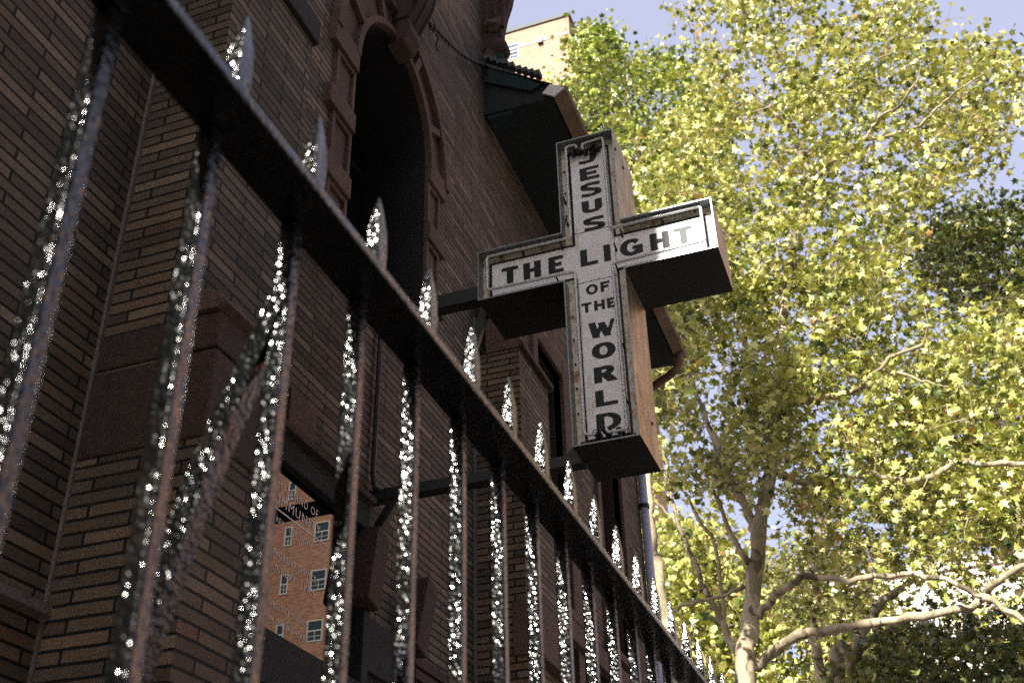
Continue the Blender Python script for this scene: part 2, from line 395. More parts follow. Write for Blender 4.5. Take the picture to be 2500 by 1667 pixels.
# arch band
def band(o0, o1, x0, x1, name, m, skip=0):
    a = arch_pts(o0); b = arch_pts(o1); n = len(a); mb = MB()
    for i in range(n-1):
        pts = [a[i], a[i+1], b[i+1], b[i]]
        vs = [(x0, *p) for p in pts]+[(x1, *p) for p in pts]
        fs = [(4, 5, 6, 7), (1, 0, 4, 5), (3, 2, 6, 7)]
        if i == 0: fs.append((0, 3, 7, 4))
        if i == n-2: fs.append((1, 2, 6, 5))
        mb.add(vs, fs)
    return mb.build(name, m, church)
band(.001, .03, W-.05, W+.030, 'arch_moulding', M['brownstone'])
band(.03, .155, W-.05, W+.006, 'arch_panel', M['brownstone'])
band(.155, .195, W-.05, W+.034, 'arch_hood', M['brownstone'])
ribs = MB(); ai = arch_pts(.03); ao = arch_pts(.156)
for i in (4, 9, 15, 20):
    p, q_ = Vector(ai[i]), Vector(ao[i]); d = (q_-p).normalized(); n_ = Vector((-d.y, d.x))*.018
    ribs.prism([tuple(p-n_), tuple(p+n_), tuple(q_+n_), tuple(q_-n_)], 'x', W-.04, W+.029)
ribs.each('arch_rib', M['brownstone'], church, bevel=.003)
# carved scroll keystone
ks = MB(); prof = []
for i in range(17):
    t = i/16; z = 3.80+t*.44
    prof.append((W+.075+.055*math.sin(t*math.pi*1.1)+.045*t, z))
prof = [(W-.02, 3.80)]+prof+[(W-.02, 4.24)]
ks.prism(prof, 'y', AY-.055, AY+.085)
for y in (-.04, .015, .07): ks.prism([(p[0]+.008 if 0 < i < len(prof)-1 else p[0], p[1]+(.002 if i < 9 else -.002)) for i, p in enumerate(prof)], 'y', AY+y-.008, AY+y+.008)
ks.prism([(W-.02, 3.66), (W+.055, 3.68), (W+.085, 3.74), (W+.08, 3.799), (W-.02, 3.799)], 'y', AY-.045, AY+.075)
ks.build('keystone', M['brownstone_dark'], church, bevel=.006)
# lower stage of the pier: projecting stone weathering at the corner
MB().box(W-.01, -1.252, 1.706, 1.93, 1.085, 1.292).build('corner_block', M['brownstone_dark'], church, bevel=.005)
MB().box(W-.01, -1.256, 1.712, 1.93, 1.303, 1.392).build('corner_block', M['brownstone_dark'], church, bevel=.005)
st = MB(); st.prism([(-1.262, 1.394), (-1.235, 1.402), (-1.262, 1.437), (-1.37, 1.475), (-1.37, 1.394)], 'y', 1.700, 1.95)
st.build('sloped_ledge', M['brownstone_pale'], church, bevel=.004)
MB().box(W-.01, -1.258, 1.711, 1.925, GZ, 1.084).build('pier_base', M['brick'], church)
MB().box(W-.008, -1.36, 1.716, 2.12, GZ, 2.655).build('buttress', M['brick'], church)
cp = MB(); cp.prism([(-1.56, 2.66), (-1.345, 2.66), (-1.345, 2.76), (-1.56, 3.05)], 'y', 1.71, 2.135)
cp.build('buttress_cap', M['darkcap'], church, bevel=.004)
lm_ = MB().box(W-.01, W+.016, 2.50, 2.66, 1.48, 1.69); lm_.build('lintel_block', M['brownstone'], church, bevel=.004)
# buttress with sloped cap
bt = MB().box(W-.01, -1.36, 4.0, 4.40, GZ, 2.655); bt.build('buttress', M['brick'], church)
cp = MB(); cp.prism([(-1.515, 2.658), (-1.345, 2.658), (-1.345, 2.69), (-1.515, 3.05)], 'y', 3.995, 4.43)
cp.build('buttress_cap', M['brownstone'], church, bevel=.004)
MB().box(-1.358, -1.335, 3.99, 4.42, 2.655, 2.683).build('buttress_lip', M['brownstone_dark'], church, bevel=.003)
MB().box(-1.412, -1.31, 3.985, 4.42, 1.30, 1.51).build('buttress_stone', M['brownstone'], church, bevel=.004)
# frames of the narrow windows, stone band
fr = MB()
for (y0, y1, z0, z1) in ((4.87, 5.31, 1.90, 3.28), (6.0, 6.52, 1.95, 4.1)):
    fr.box(W-.04, W+.022, y0-.075, y0, z0, z1+.10); fr.box(W-.04, W+.022, y1, y1+.15 if y0 < 5.5 else y1+.07, z0, z1+.10)
    fr.box(W-.04, W+.020, y0, y1, z1, z1+.10); fr.box(W-.04, W+.035, y0-.08, y1+.1, z0-.05, z0-.001)
fr.each('surround_stone', M['brownstone'], church, bevel=.004)
sb = MB().box(W-.03, W+.03, 4.42, 7.08, 1.75, 1.86); sb.build('stone_band', M['brownstone'], church, bevel=.005)
MB().box(W-.2, W+.004, 5.4, 5.5, -.6, 1.74).build('door_jamb', M['brownstone'], church)
# raking stones of the doorway hood
def rake(y0, z0, y1, z1, wd, x0, x1):
    mb = MB(); d = Vector((y1-y0, z1-z0)).normalized(); n_ = Vector((-d.y, d.x))*wd/2
    p, q_ = Vector((y0, z0)), Vector((y1, z1))
    mb.prism([tuple(p-n_), tuple(p+n_), tuple(q_+n_), tuple(q_-n_)], 'x', x0, x1)
    return mb.build('hood_stone', M['brownstone_dark'], church, bevel=.006)
rake(3.00, 1.42, 2.95, 1.17, .085, W-.02, -1.48)
rake(3.39, 1.385, 3.30, 1.13, .085, W-.02, -1.48)
MB().box(W-.02, -1.53, 2.97, 3.36, 1.00, 1.16).build('doorway_panel', M['casewood'], church)
MB().box(W-.02, -1.55, 2.96, 3.75, GZ, 1.0).build('dark_door', M['casewood'], church)
for k in range(3): MB().box(W-.01, -1.52-.01*k, 3.35+.02*k, 3.72, 1.02+.05*k, 1.05+.05*k).build('door_moulding', M['brownstone_dark'], church)
# ledge low on the recessed wall
MB().box(W-.01, W+.02, -1, 1.715, .752, .772).build('wall_ledge', M['mortar'], church)
# eave with roof
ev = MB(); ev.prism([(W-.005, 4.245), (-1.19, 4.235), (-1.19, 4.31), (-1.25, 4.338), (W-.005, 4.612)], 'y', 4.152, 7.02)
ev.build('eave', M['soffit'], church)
MB().prism([(W+.01, 4.47), (-1.30, 4.31), (-1.24, 4.335), (W+.01, 4.60)], 'y', 4.135, 4.151).build('verge_board', M['teal'], church)
MB().prism([(W+.02, 4.29), (-1.42, 4.285), (-1.42, 4.215), (W+.02, 4.215)], 'y', 4.16, 4.26).build('eave_bracket', M['teal'], church)
rf = MB(); rf.prism([(-1.18, 4.315), (-1.24, 4.350), (-6, 8.3), (-6, 8.26), (W, 4.59)], 'y', 4.13, 7.04)
rf.build('roof', M['roofing'], church)
rg = MB(); random.seed(3)
y = 4.12
for i in range(9):   # ragged edge of the roof covering
    x = -1.55+i*.035; rg.box(x, x+.03, 4.10+random.random()*.02, 4.16, 4.62-(x+1.55)*.78-.01, 4.635-(x+1.55)*.78+random.random()*.01)
rg.build('roof_edge', M['roofing'], church)
g = MB(); g.prism([(-1.178, 4.226), (-1.108, 4.246), (-1.100, 4.268), (-1.112, 4.292), (-1.118, 4.285), (-1.186, 4.30)], 'y', 4.140, 6.97)
gut = g.build('gutter', M['gutter'], church)
MB().prism([(-1.236, 4.262), (-1.178, 4.222), (-1.112, 4.258), (-1.190, 4.313)], 'y', 4.128, 4.139).build('end_cap', M['gcap'], gut)
for yy in (4.9, 5.8, 6.7): MB().box(-1.106, -1.096, yy, yy+.02, 4.25, 4.285).build('gutter_clip', M['gutter'], gut)
# outlet elbow and downpipe
el = [(-1.145, 6.88, 4.24), (-1.145, 6.90, 4.19), (-1.17, 6.92, 4.15), (-1.22, 6.95, 4.128), (-1.30, 6.99, 4.115), (-1.38, 7.03, 4.10), (-1.45, 7.06, 4.06), (-1.525, 7.08, 3.98), (-1.535, 7.085, 3.85)]
dp = MB().tube(el, .030, 12); dp.build('downpipe_elbow', M['gutter'], church, smooth=True)
dp = MB().tube([(-1.535, 7.085, 3.85), (-1.535, 7.085, GZ)], .030, 14).build('downpipe', M['pipe'], church, smooth=True)
for z in (3.2, 2.15, .6): MB().tube([(-1.535, 7.085, z), (-1.535, 7.085, z+.03)], .036, 14).build('pipe_clip', M['blackmetal'], dp)
# carved kneeler stone at the upper corner
kn = MB()
outl = [(W-.02, 6.2), (-1.30, 6.2), (-1.33, 5.6), (-1.375, 5.25), (-1.408, 5.064), (-1.435, 4.972), (-1.456, 4.86), (-1.46, 4.80), (W-.02, 4.72)]
kn.prism(outl, 'y', 4.152, 4.21)
for k in range(3):
    kn.tube([(-1.545+.045*k, 4.15, 4.86), (-1.54+.05*k, 4.15, 5.1), (-1.50+.06*k, 4.15, 5.5), (-1.45+.07*k, 4.15, 6.1)], .017, 6)
kn.build('kneeler_stone', M['kneeler'], church, bevel=.008)
def blob(name, c, r, m, par, seed=0, amp=.25, sub=3):
    bm = bmesh.new(); bmesh.ops.create_icosphere(bm, subdivisions=sub, radius=1)
    rnd = random.Random(seed); ks_ = [(Vector([rnd.uniform(-1, 1) for _ in range(3)])*rnd.uniform(2, 5), rnd.uniform(0, 6)) for _ in range(6)]
    for v in bm.verts:
        s = 1+amp*sum(math.sin(k.dot(v.co)+p) for k, p in ks_)/3
        v.co = Vector((c[0]+v.co.x*r[0]*s, c[1]+v.co.y*r[1]*s, c[2]+v.co.z*r[2]*s))
    me = bpy.data.meshes.new(name); bm.to_mesh(me); bm.free()
    return link(name, me, m, par, True)
blob('carved_boss', (-1.503, 4.20, 4.735), (.080, .06, .08), M['kneeler'], church, 2, .22)
blob('carved_boss', (-1.55, 4.19, 4.68), (.06, .05, .12), M['kneeler'], church, 5, .3)
blob('carved_boss', (-1.50, 4.145, 4.90), (.045, .03, .05), M['brownstone'], church, 9, .4)
MB().prism([(W, 4.70), (-1.46, 4.68), (-1.445, 4.50), (-1.47, 4.46), (W, 4.56)], 'y', 4.155, 4.30).build('copper_flashing', M['teal'], church)

# ------------------------------------------------------------------ conduit
cnd = MB().tube([(-1.555, 3.055, 2.22), (-1.553, 3.05, 2.143), (-1.553, 3.045, 1.79), (-1.552, 3.04, 1.65), (-1.548, 3.05, 1.605), (-1.52, 3.066, 1.588), (-1.45, 3.078, 1.575)], .009, 8)
# ------------------------------------------------------------------ chain on the wall
ch = empty('wall_chain', (-1.50, 3.17, 4.0), 'dark iron chain with a twisted wire end running up across the pale brick wall', 'chain')
A_, B_, D_ = Vector((-1.44, 2.95, 3.86)), Vector((-1.50, 3.30, 4.02)), Vector((-1.545, 4.14, 4.585))
MB().tube([(-1.42, 2.80, 3.80), A_, A_.lerp(B_, .5)+Vector((0, 0, -.005)), B_], .011, 8).build('rod', M['chain'], ch, smooth=True)
random.seed(7)
tw = MB()
for k in range(5):
    pts = []
    for i in range(9):
        t = i/8; p = B_.lerp(D_, .0+t*.07)+Vector((random.uniform(-.014, .014), random.uniform(-.01, .01), random.uniform(-.03, .018)))
        pts.append(p)
    tw.tube(pts, .003, 5)
tw.tube([B_+Vector((0, .06, 0)), B_+Vector((.01, .065, -.03)), B_+Vector((0, .06, -.07)), B_+Vector((.005, .07, -.10))], .005, 5)
tw.build('twisted_wire', M['chain'], ch)
nl = 34
lk = MB()
for i in range(nl):
    t0 = .05+.95*i/nl; t1 = .05+.95*(i+1.35)/nl
    sag = lambda t: Vector((0, 0, -.05*math.sin(math.pi*t)))
    a = B_.lerp(D_, t0)+sag(t0); b = B_.lerp(D_, min(t1, 1.01))+sag(min(t1, 1))
    d = b-a; ln = d.length/2; c = (a+b)/2; d.normalize()
    s1 = d.cross(Vector((1, 0, 0))).normalized(); s2 = Vector((1, 0, 0))
    s = s1 if i % 2 == 0 else (s2+s1*.35).normalized()
    ring = [c+d*ln*math.cos(2*math.pi*j/12)+s*.011*math.sin(2*math.pi*j/12) for j in range(13)]
    lk.tube(ring, .0036, 5, cap=False)
lk.build('links', M['chain'], ch, smooth=True)

# ------------------------------------------------------------------ notice case
case = empty('notice_case', (-1.56, 2.68, .9), 'black framed glass church notice case reflecting a red brick tower, low on the wall', 'notice case')
GX = -1.556
cf = MB()
cf.box(W-.01, -1.530, 2.36, 2.995, 1.428, 1.51)
cf.box(W-.01, -1.515, 2.956, 3.0, .86, 1.427)
cf.box(W-.01, -1.515, 2.36, 2.40, .86, 1.427)
cf.box(W-.01, -1.500, 2.36, 3.0, .80, .935)
fr_ = cf.build('frame', M['casewood'], case, bevel=.004)
MB().box(W-.01, -1.508, 2.34, 2.99, 1.512, 1.532).build('hood_trim', M['brownstone_dark'], case)
MB().box(W-.01, GX-.004, 2.40, 2.956, .935, 1.428).build('backing', M['glassdark'], case)
glass = mat('reflecting_case_glass', (.9, .9, .9), .0, 1.0)   # dark backed glass seen as a mirror
for n_ in glass.node_tree.nodes:
    if n_.type == 'BSDF_PRINCIPLED':
        n_.inputs['Base Color'].default_value = (.042, .042, .042, 1)
mbg = MB(); mbg.add([(GX, 2.40, .935), (GX, 2.956, .935), (GX, 2.956, 1.428), (GX, 2.40, 1.428)], [(0, 1, 2, 3)])
gl = mbg.build('glass', glass, case)
M['letterwhite'] = mat('faded_white_lettering', (.85, .74, .68), .9)
def text_on_glass(s, y0, z0, z1, wscale):
    cu = bpy.data.curves.new('t', 'FONT'); cu.body = s; cu.size = (z1-z0)/.70; cu.space_character = 1.15; cu.resolution_u = 2
    ob = bpy.data.objects.new('t', cu); C.link(ob)
    dg = bpy.context.evaluated_depsgraph_get(); me = bpy.data.meshes.new_from_object(ob.evaluated_get(dg))
    bpy.data.objects.remove(ob)
    for v in me.vertices:
        x, y = v.co.x, v.co.y; v.co = (GX+.0012, y0+x*wscale, z0+y)
    me.name = 'lettering'
    return link('lettering', me, M['letterwhite'], gl)
text_on_glass('MAN AND OF', 2.475, 1.359, 1.384, .95)
text_on_glass('COMMUNITY', 2.425, 1.315, 1.343, 1.15)
MB().box(GX+.0006, GX+.0012, 2.41, 2.95, 1.2965, 1.3005).build('rule_line', M['letterwhite'], gl)
text_on_glass('REV', 2.487, 1.262, 1.277, 1.0)
text_on_glass('C PETERSEN', 2.555, 1.258, 1.273, 1.0)
text_on_glass('WORSHIP SERVICE', 2.485, 1.168, 1.186, 1.0)
text_on_glass('SUNDAY - 11 AM', 2.500, 1.128, 1.146, 1.0)
text_on_glass('THE LITTLE CHURCH', 2.478, 1.031, 1.045, 1.05)
text_on_glass('WITH THE BIG HEART', 2.455, .991, 1.005, 1.12)

# ------------------------------------------------------------------ cross sign
SX0, SX1, AZ0, AZ1, TX0, TX1, SZ0, SZ1 = -.841, -.632, 2.178, 2.381, -1.144, -.327, 1.568, 2.785
F0, F1 = 2.95, 3.215; FR = 2.995
sign = empty('cross_sign', (-.738, 3.08, 2.0), 'white and black cross shaped sign lettered JESUS THE LIGHT OF THE WORLD with glass tubing', 'sign')
def cross_ring(i):
    return [(SX0+i, SZ0+i), (SX1-i, SZ0+i), (SX1-i, AZ0+i), (TX1-i, AZ0+i), (TX1-i, AZ1-i), (SX1-i, AZ1-i), (SX1-i, SZ1-i),
            (SX0+i, SZ1-i), (SX0+i, AZ1-i), (TX0+i, AZ1-i), (TX0+i, AZ0+i), (SX0+i, AZ0+i)]
ring = cross_ring(0); n = 12
cab = MB(); dark = MB(); lip = MB()
vs = [(p[0], F0, p[1]) for p in ring]+[(p[0], F1, p[1]) for p in ring]
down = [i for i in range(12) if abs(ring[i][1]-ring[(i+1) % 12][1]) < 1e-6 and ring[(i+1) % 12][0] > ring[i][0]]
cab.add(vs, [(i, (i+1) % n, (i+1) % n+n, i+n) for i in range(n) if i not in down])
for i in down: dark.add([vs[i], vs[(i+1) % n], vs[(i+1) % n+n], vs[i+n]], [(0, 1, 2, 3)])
ti = tessellate_polygon([[Vector((p[0], p[1], 0)) for p in ring]])
cab.add([(p[0], F1, p[1]) for p in ring], [tuple(t) for t in ti])
cab.build('cabinet', M['cabinet'], sign)
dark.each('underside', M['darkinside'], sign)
ri = cross_ring(.004)
lip.add([(p[0], F0, p[1]) for p in ring]+[(p[0], F0, p[1]) for p in ri], [(i, (i+1) % n, (i+1) % n+n, i+n) for i in range(n)])
lip.add([(p[0], F0, p[1]) for p in ri]+[(p[0], FR, p[1]) for p in ri], [(i, (i+1) % n, (i+1) % n+n, i+n) for i in range(n)])
lip.build('rim', M['rim'], sign)
def face(ringp, y, m, name, par):
    t = tessellate_polygon([[Vector((p[0], p[1], 0)) for p in ringp]])
    return MB().add([(p[0], y, p[1]) for p in ringp], [tuple(q) for q in t]).build(name, m, par)
face(ri, FR, M['border'], 'border_panel', sign)
panel = face(cross_ring(.034), FR-.0012, M['enamel'], 'face_panel', sign)
a, b = cross_ring(.029), cross_ring(.037)
stp = MB()
stp.add([(p[0], FR-.0020, p[1]) for p in a]+[(p[0], FR-.0020, p[1]) for p in b], [(i, (i+1) % n, (i+1) % n+n, i+n) for i in range(n)])
stp.build('painted_outline', M['blackpaint'], sign)
sm = MB()
for z in (2.394, 2.187): sm.box(-.805, -.668, FR-.0022, FR-.0005, z-.0008, z+.0008)
for x in (-.668,): sm.box(x-.0007, x+.0007, FR-.0022, FR-.0005, 2.22, 2.345)
sm.build('panel_seams', M['darkinside'], sign)
# letters, drawn with a broad pen
def cr(P, k=5):
    P = [Vector(p) for p in P]; out = []
    for i in range(len(P)-1):
        p0, p1, p2, p3 = P[max(i-1, 0)], P[i], P[i+1], P[min(i+2, len(P)-1)]
        for j in range(k):
            t = j/k
            out.append(.5*((2*p1)+(p2-p0)*t+(2*p0-5*p1+4*p2-p3)*t*t+(3*p1-p0-3*p2+p3)*t**3))
    out.append(P[-1]); return out
def glyph(chr_, x, z, w_, h, tv, th):
    a, b = tv/2, th/2; S = []
    ell = lambda cx, cz, rx, rz, a0, a1, n=20: [(cx+rx*math.cos(math.radians(a0+(a1-a0)*i/n)), cz+rz*math.sin(math.radians(a0+(a1-a0)*i/n))) for i in range(n+1)]
    V = lambda xx, z0=0, z1=h: [(xx, z0), (xx, z1)]
    H = lambda zz, x0=0, x1=w_: [(x0, zz), (x1, zz)]
    if chr_ == 'J': S = [[(w_-a-.1*w_, h), (w_-a-.1*w_, h*.42)]+[tuple(p) for p in cr([(w_-a-.1*w_, h*.40), (w_*.62, h*.16), (w_*.38, b), (w_*.02, b*1.5)])]]
    elif chr_ == 'E': S = [V(a), H(h-b, tv*.9), H(h*.5, tv*.9, w_*.88), H(b, tv*.9)]
    elif chr_ == 'F': S = [V(a), H(h-b, tv*.9), H(h*.5, tv*.9, w_*.88)]
    elif chr_ == 'S': S = [[tuple(p) for p in cr([(w_*.95, h*.86), (w_*.68, h-b), (w_*.42, h-b), (w_*.17, h*.80), (w_*.22, h*.62), (w_*.5, h*.51), (w_*.78, h*.39), (w_*.84, h*.20), (w_*.58, b), (w_*.32, b), (w_*.03, h*.15)])]]
    elif chr_ == 'U': S = [[(a, h), (a, h*.42)]+ell(w_/2, h*.40, w_/2-a, h*.40-b, 180, 360)+[(w_-a, h*.42), (w_-a, h)]]
    elif chr_ == 'T': S = [V(w_/2, 0, h-th*.9), H(h-b)]
    elif chr_ == 'H': S = [V(a), V(w_-a), H(h*.5, tv*.9, w_-tv*.9)]
    elif chr_ == 'L': S = [V(a), H(b, tv*.9)]
    elif chr_ == 'I': S = [V(w_/2)]
    elif chr_ == 'O': S = [ell(w_/2, h/2, w_/2-a, h/2-b, 0, 360, 40)]
    elif chr_ == 'G': S = [ell(w_/2, h/2, w_/2-a, h/2-b, 40, 330, 34), V(w_-a*1.1, h*.06, h*.48), H(h*.46, w_*.55, w_)]
    elif chr_ == 'D': S = [V(a), ell(w_*.38, h/2, w_*.62-a, h/2-b, 90, -90, 24), H(h-b, tv*.9, w_*.39), H(b, tv*.9, w_*.39)]
    elif chr_ == 'R': S = [V(a), ell(w_*.5, h*.73, w_*.42-a, h*.27-b*.9, 90, -90, 18), H(h-b, tv*.9, w_*.51), H(h*.46+b*.2, tv*.9, w_*.51), [(w_*.52, h*.46), (w_-a*1.0, 0)]]
    elif chr_ == 'W': S = [[(a, h), (w_*.29, 0)], [(w_*.29, 0), (w_*.5, h*.78)], [(w_*.5, h*.9), (w_*.71, 0)], [(w_*.71, 0), (w_-a*.5, h)]]
    mb = MB()
    for k, path in enumerate(S):
        vs = []; m_ = len(path); closed = (Vector(path[0])-Vector(path[-1])).length < 1e-6
        for i, p in enumerate(path):
            q0 = path[i-1] if i else (path[-2] if closed else path[0]); q1 = path[i+1] if i < m_-1 else (path[1] if closed else path[-1])
            d = (Vector(q1)-Vector(q0)).normalized()
            wd = math.hypot(tv*d.y, th*d.x)/2
            if chr_ in 'W': wd = (tv*.8 if k % 2 == 0 else th)/2
            if chr_ == 'R' and k == 4: wd = tv*.55
            n_ = Vector((-d.y, d.x))*wd
            if chr_ in 'WR' and len(path) == 2 and abs(d.x) > .05 and abs(d.y) > .05: n_ = Vector((wd*1.15, 0)) * (1 if n_.x > 0 else -1)
            yy = FR-.0024-.0002*k
            vs += [(x+p[0]+n_.x, yy, z+p[1]+n_.y), (x+p[0]-n_.x, yy, z+p[1]-n_.y)]
        mb.add(vs, [(2*i, 2*i+1, 2*i+3, 2*i+2) for i in range(m_-1)])
    return mb.build('letter', M['blackpaint'], panel)
for c_, x, z, w_, h in (('J', -.774, 2.694, .076, .066), ('E', -.772, 2.618, .070, .057), ('S', -.773, 2.543, .074, .060), ('U', -.773, 2.471, .073, .054), ('S', -.771, 2.394, .076, .055)):
    glyph(c_, x, z, w_, h, .026, .0125)
for c_, x, w_ in (('T', -1.072, .060), ('H', -.993, .063), ('E', -.903, .053), ('L', -.790, .060), ('I', -.709, .025), ('G', -.652, .078), ('H', -.549, .065), ('T', -.467, .060)):
    glyph(c_, x, 2.252, w_, .068, .024, .014)
for c_, x, z, w_, h, t in (('O', -.778, 2.133, .041, .040, .011), ('F', -.728, 2.134, .031, .039, .011), ('T', -.797, 2.066, .034, .038, .011), ('H', -.754, 2.066, .036, .038, .011), ('E', -.710, 2.066, .024, .038, .011)):
    glyph(c_, x, z, w_, h, t, .0085)
for c_, x, z, w_, h in (('W', -.780, 1.963, .090, .059), ('O', -.773, 1.882, .078, .058), ('R', -.771, 1.796, .073, .057), ('L', -.771, 1.712, .070, .056), ('D', -.774, 1.626, .079, .060)):
    glyph(c_, x, z, w_, h, .026, .012)
# glass tubing round the outline
TY = 2.968; o = .030; i_ = .041
def rounded(P, r=.012, k=5, closed=False):
    P = [Vector(p) for p in P]; out = [P[0]]
    for i in range(1, len(P)-1):
        a, b, c = P[i-1], P[i], P[i+1]; d0 = (a-b).normalized(); d1 = (c-b).normalized()
        for j in range(k+1):
            t = j/k; p = b+d0*r*(1-t)**2+d1*r*t**2; out.append(p)
    out.append(P[-1]); return out
tz = lambda x, z: (x, TY, z)
X0, X1, Z0, Z1 = SX0+o, SX1-i_, AZ0+i_, AZ1-.014
tubeL = [tz(-.770, 2.752), tz(-.775, 2.772), tz(X0, 2.770), tz(X0, Z1-.002), tz(TX0+.028, Z1), tz(TX0+.028, 2.226), tz(X0+.006, 2.221), tz(X0+.004, 1.612), tz(-.775, 1.604), tz(-.772, 1.618)]
tubeR = [tz(-.748, 2.738), tz(-.752, 2.765), tz(X1, 2.772), tz(X1, Z1-.003), tz(TX1-.040, 2.369), tz(TX1-.040, 2.226), tz(-.677, 2.219), tz(-.673, 1.604), tz(-.735, 1.604), tz(-.738, 1.620)]
MB().tube(rounded(tubeL), .0052, 8).build('glass_tube', M['tube'], sign, smooth=True)
MB().tube(rounded(tubeR), .0052, 8).build('glass_tube', M['tube'], sign, smooth=True)
# electrode hooks and tube supports
el_ = MB()
for x, z in ((-.792, 2.742), (-.770, 2.742), (-.748, 2.735), (-.702, 2.738), (-.772, 1.612), (-.74, 1.612), (-.70, 1.606)):
    el_.tube([(x, TY, z), (x+.004, FR, z+.004)], .011, 10)
el_.tube([(-.80, TY+.008, 2.742), (-.775, TY, 2.748), (-.745, TY+.006, 2.736), (-.70, TY, 2.752)], .006, 8)
el_.each('electrode', M['blackmetal'], sign, smooth=True)
sp_ = MB()
for x, z in ((-.84+.03, 2.66), (-.83, 2.55), (-.826, 2.45), (-.665, 2.30), (-.85, 2.358), (-.64, 2.352), (-.50, 2.372), (-.87, 2.217), (-.665, 2.212), (-.665, 1.905), (-.812, 1.90), (-.672, 1.72), (-.99, 2.37)):
    MB().tube([(x, TY, z), (x+.001, FR, z-.012)], .003, 5).box(x-.004, x+.004, FR-.004, FR, z-.018, z-.006).build('tube_support', M['blackmetal'], sign)
bo = MB()
for x in (SX0+.012, SX1-.012):
    for z in (2.68, 2.58, 2.48, 2.06, 1.97, 1.88, 1.79, 1.70): bo.tube([(x, FR+.0, z), (x, FR-.006, z)], .0035, 6)
for x in (-1.10, -1.0, -.9, -.55, -.45, -.37):
    bo.tube([(x, FR, AZ0+.01), (x, FR-.006, AZ0+.01)], .003, 6)
for (x, yy, z) in ((SX1+.001, 3.14, 1.70), (SX1+.001, 2.965, 2.70), (SX1+.001, 3.07, 2.70)):
    bo.tube([(x-.003, yy, z), (x+.003, yy, z)], .006, 8)
bo.each('screw', M['blackmetal'], sign)
# leaves and debris on the bottom lip
db = MB(); random.seed(5)
for k in range(46):
    x = random.uniform(SX0+.01, SX1-.01); y = random.uniform(F0+.005, FR-.004); z = SZ0+.004+random.random()**2*.03; s = random.uniform(.004, .013)
    a = [Vector([random.uniform(-1, 1) for _ in range(3)])*s for _ in range(3)]
    db.add([Vector((x, y, z))+q_ for q_ in a]+[Vector((x, y, z))-a[0]*.6], [(0, 1, 2), (0, 2, 3)])
db.build('debris', M['darkinside'], sign)
# brackets to the wall
MB().box(-1.60, -1.140, 3.055, 3.105, 2.262, 2.318).build('bracket_arm', M['blackmetal'], sign, bevel=.002)
MB().box(W-.005, -.835, 3.055, 3.10, 1.562, 1.600).build('bracket_arm', M['blackmetal'], sign, bevel=.002)
MB().prism([(-1.135, 2.25), (-1.165, 2.26), (-1.285, 1.92), (-1.245, 1.91)], 'y', 3.06, 3.08).build('bracket_brace', M['blackmetal'], sign)
cnd.build('conduit', M['blackmetal'], sign, smooth=True)
MB().prism([(-1.5, 1.563), (-1.46, 1.563), (-1.57, 1.40), (-1.57, 1.45)], 'y', 3.062, 3.08).build('bracket_brace', M['blackmetal'], sign)
MB().prism([(-.90, 1.600), (-.84, 1.600), (-.80, 1.66), (-.84, 1.66)], 'y', 3.062, 3.08).build('bracket_brace', M['blackmetal'], sign)

# ------------------------------------------------------------------ iron fence
fence = empty('iron_fence', (-.38, .5, GZ), 'black painted spear topped iron railing, lumpy and glinting, blurred in the foreground', 'fence')
RZ = .564
MB().box(-.402, -.3555, -2.0, 9.0, RZ, RZ+.009).build('top_rail', M['iron'], fence, bevel=.0015)
MB().box(-.402, -.3555, -2.0, 9.0, -1.25, -1.241).build('bottom_rail', M['iron'], fence)
def picket(yc):
    mb = MB(); h = .0074; xc = -.3945
    mb.box(xc-h, xc+h, yc-.0066, yc+.0066, -1.45, RZ-.0008)
    o_ = mb.build('picket', M['iron'], fence)
    b_ = o_.modifiers.new('bevel', 'BEVEL'); b_.width = .002; b_.segments = 2
    xs = -.379
    fm = MB(); lv = [(RZ+.008, .007, .007), (RZ+.03, .0072, .0065), (RZ+.052, .0092, .0065), (RZ+.075, .0082, .006), (RZ+.098, .0042, .0035), (RZ+.112, .0012, .0012)]
    vs = []; 
    for z, a, b in lv: vs += [(xs-b, yc-a, z), (xs+b, yc-a, z), (xs+b, yc+a, z), (xs-b, yc+a, z)]
    fs = [(4*i+j, 4*i+(j+1) % 4, 4*i+4+(j+1) % 4, 4*i+4+j) for i in range(len(lv)-1) for j in range(4)]+[(3, 2, 1, 0), tuple(range(4*len(lv)-4, 4*len(lv)))]
    fm.add(vs, fs); p_ = fm.build('spear_point', M['iron'], o_)
    b_ = p_.modifiers.new('bevel', 'BEVEL'); b_.width = .0015; b_.segments = 2
    return o_
pk = picket(.497)
for k in list(range(-8, 0))+list(range(1, 62)):
    c = pk.copy(); C.link(c); c.parent = fence; c.matrix_parent_inverse = pk.matrix_parent_inverse.copy()
    c.location = (0, .1155*k, 0)
    for s in pk.children:
        d = s.copy(); C.link(d); d.parent = c; d.matrix_parent_inverse = Matrix.Identity(4); d.location = (0, 0, 0)
        d.matrix_parent_inverse = s.matrix_parent_inverse.copy()
MB().tube([(-.396, .612, .49), (-.44, .612, .37), (-.50, .612, .14), (-.75, .612, -.6), (-1.0, .612, GZ)], [.011, .0125, .0125, .012, .012], 4).build('back_stay', M['iron'], fence)

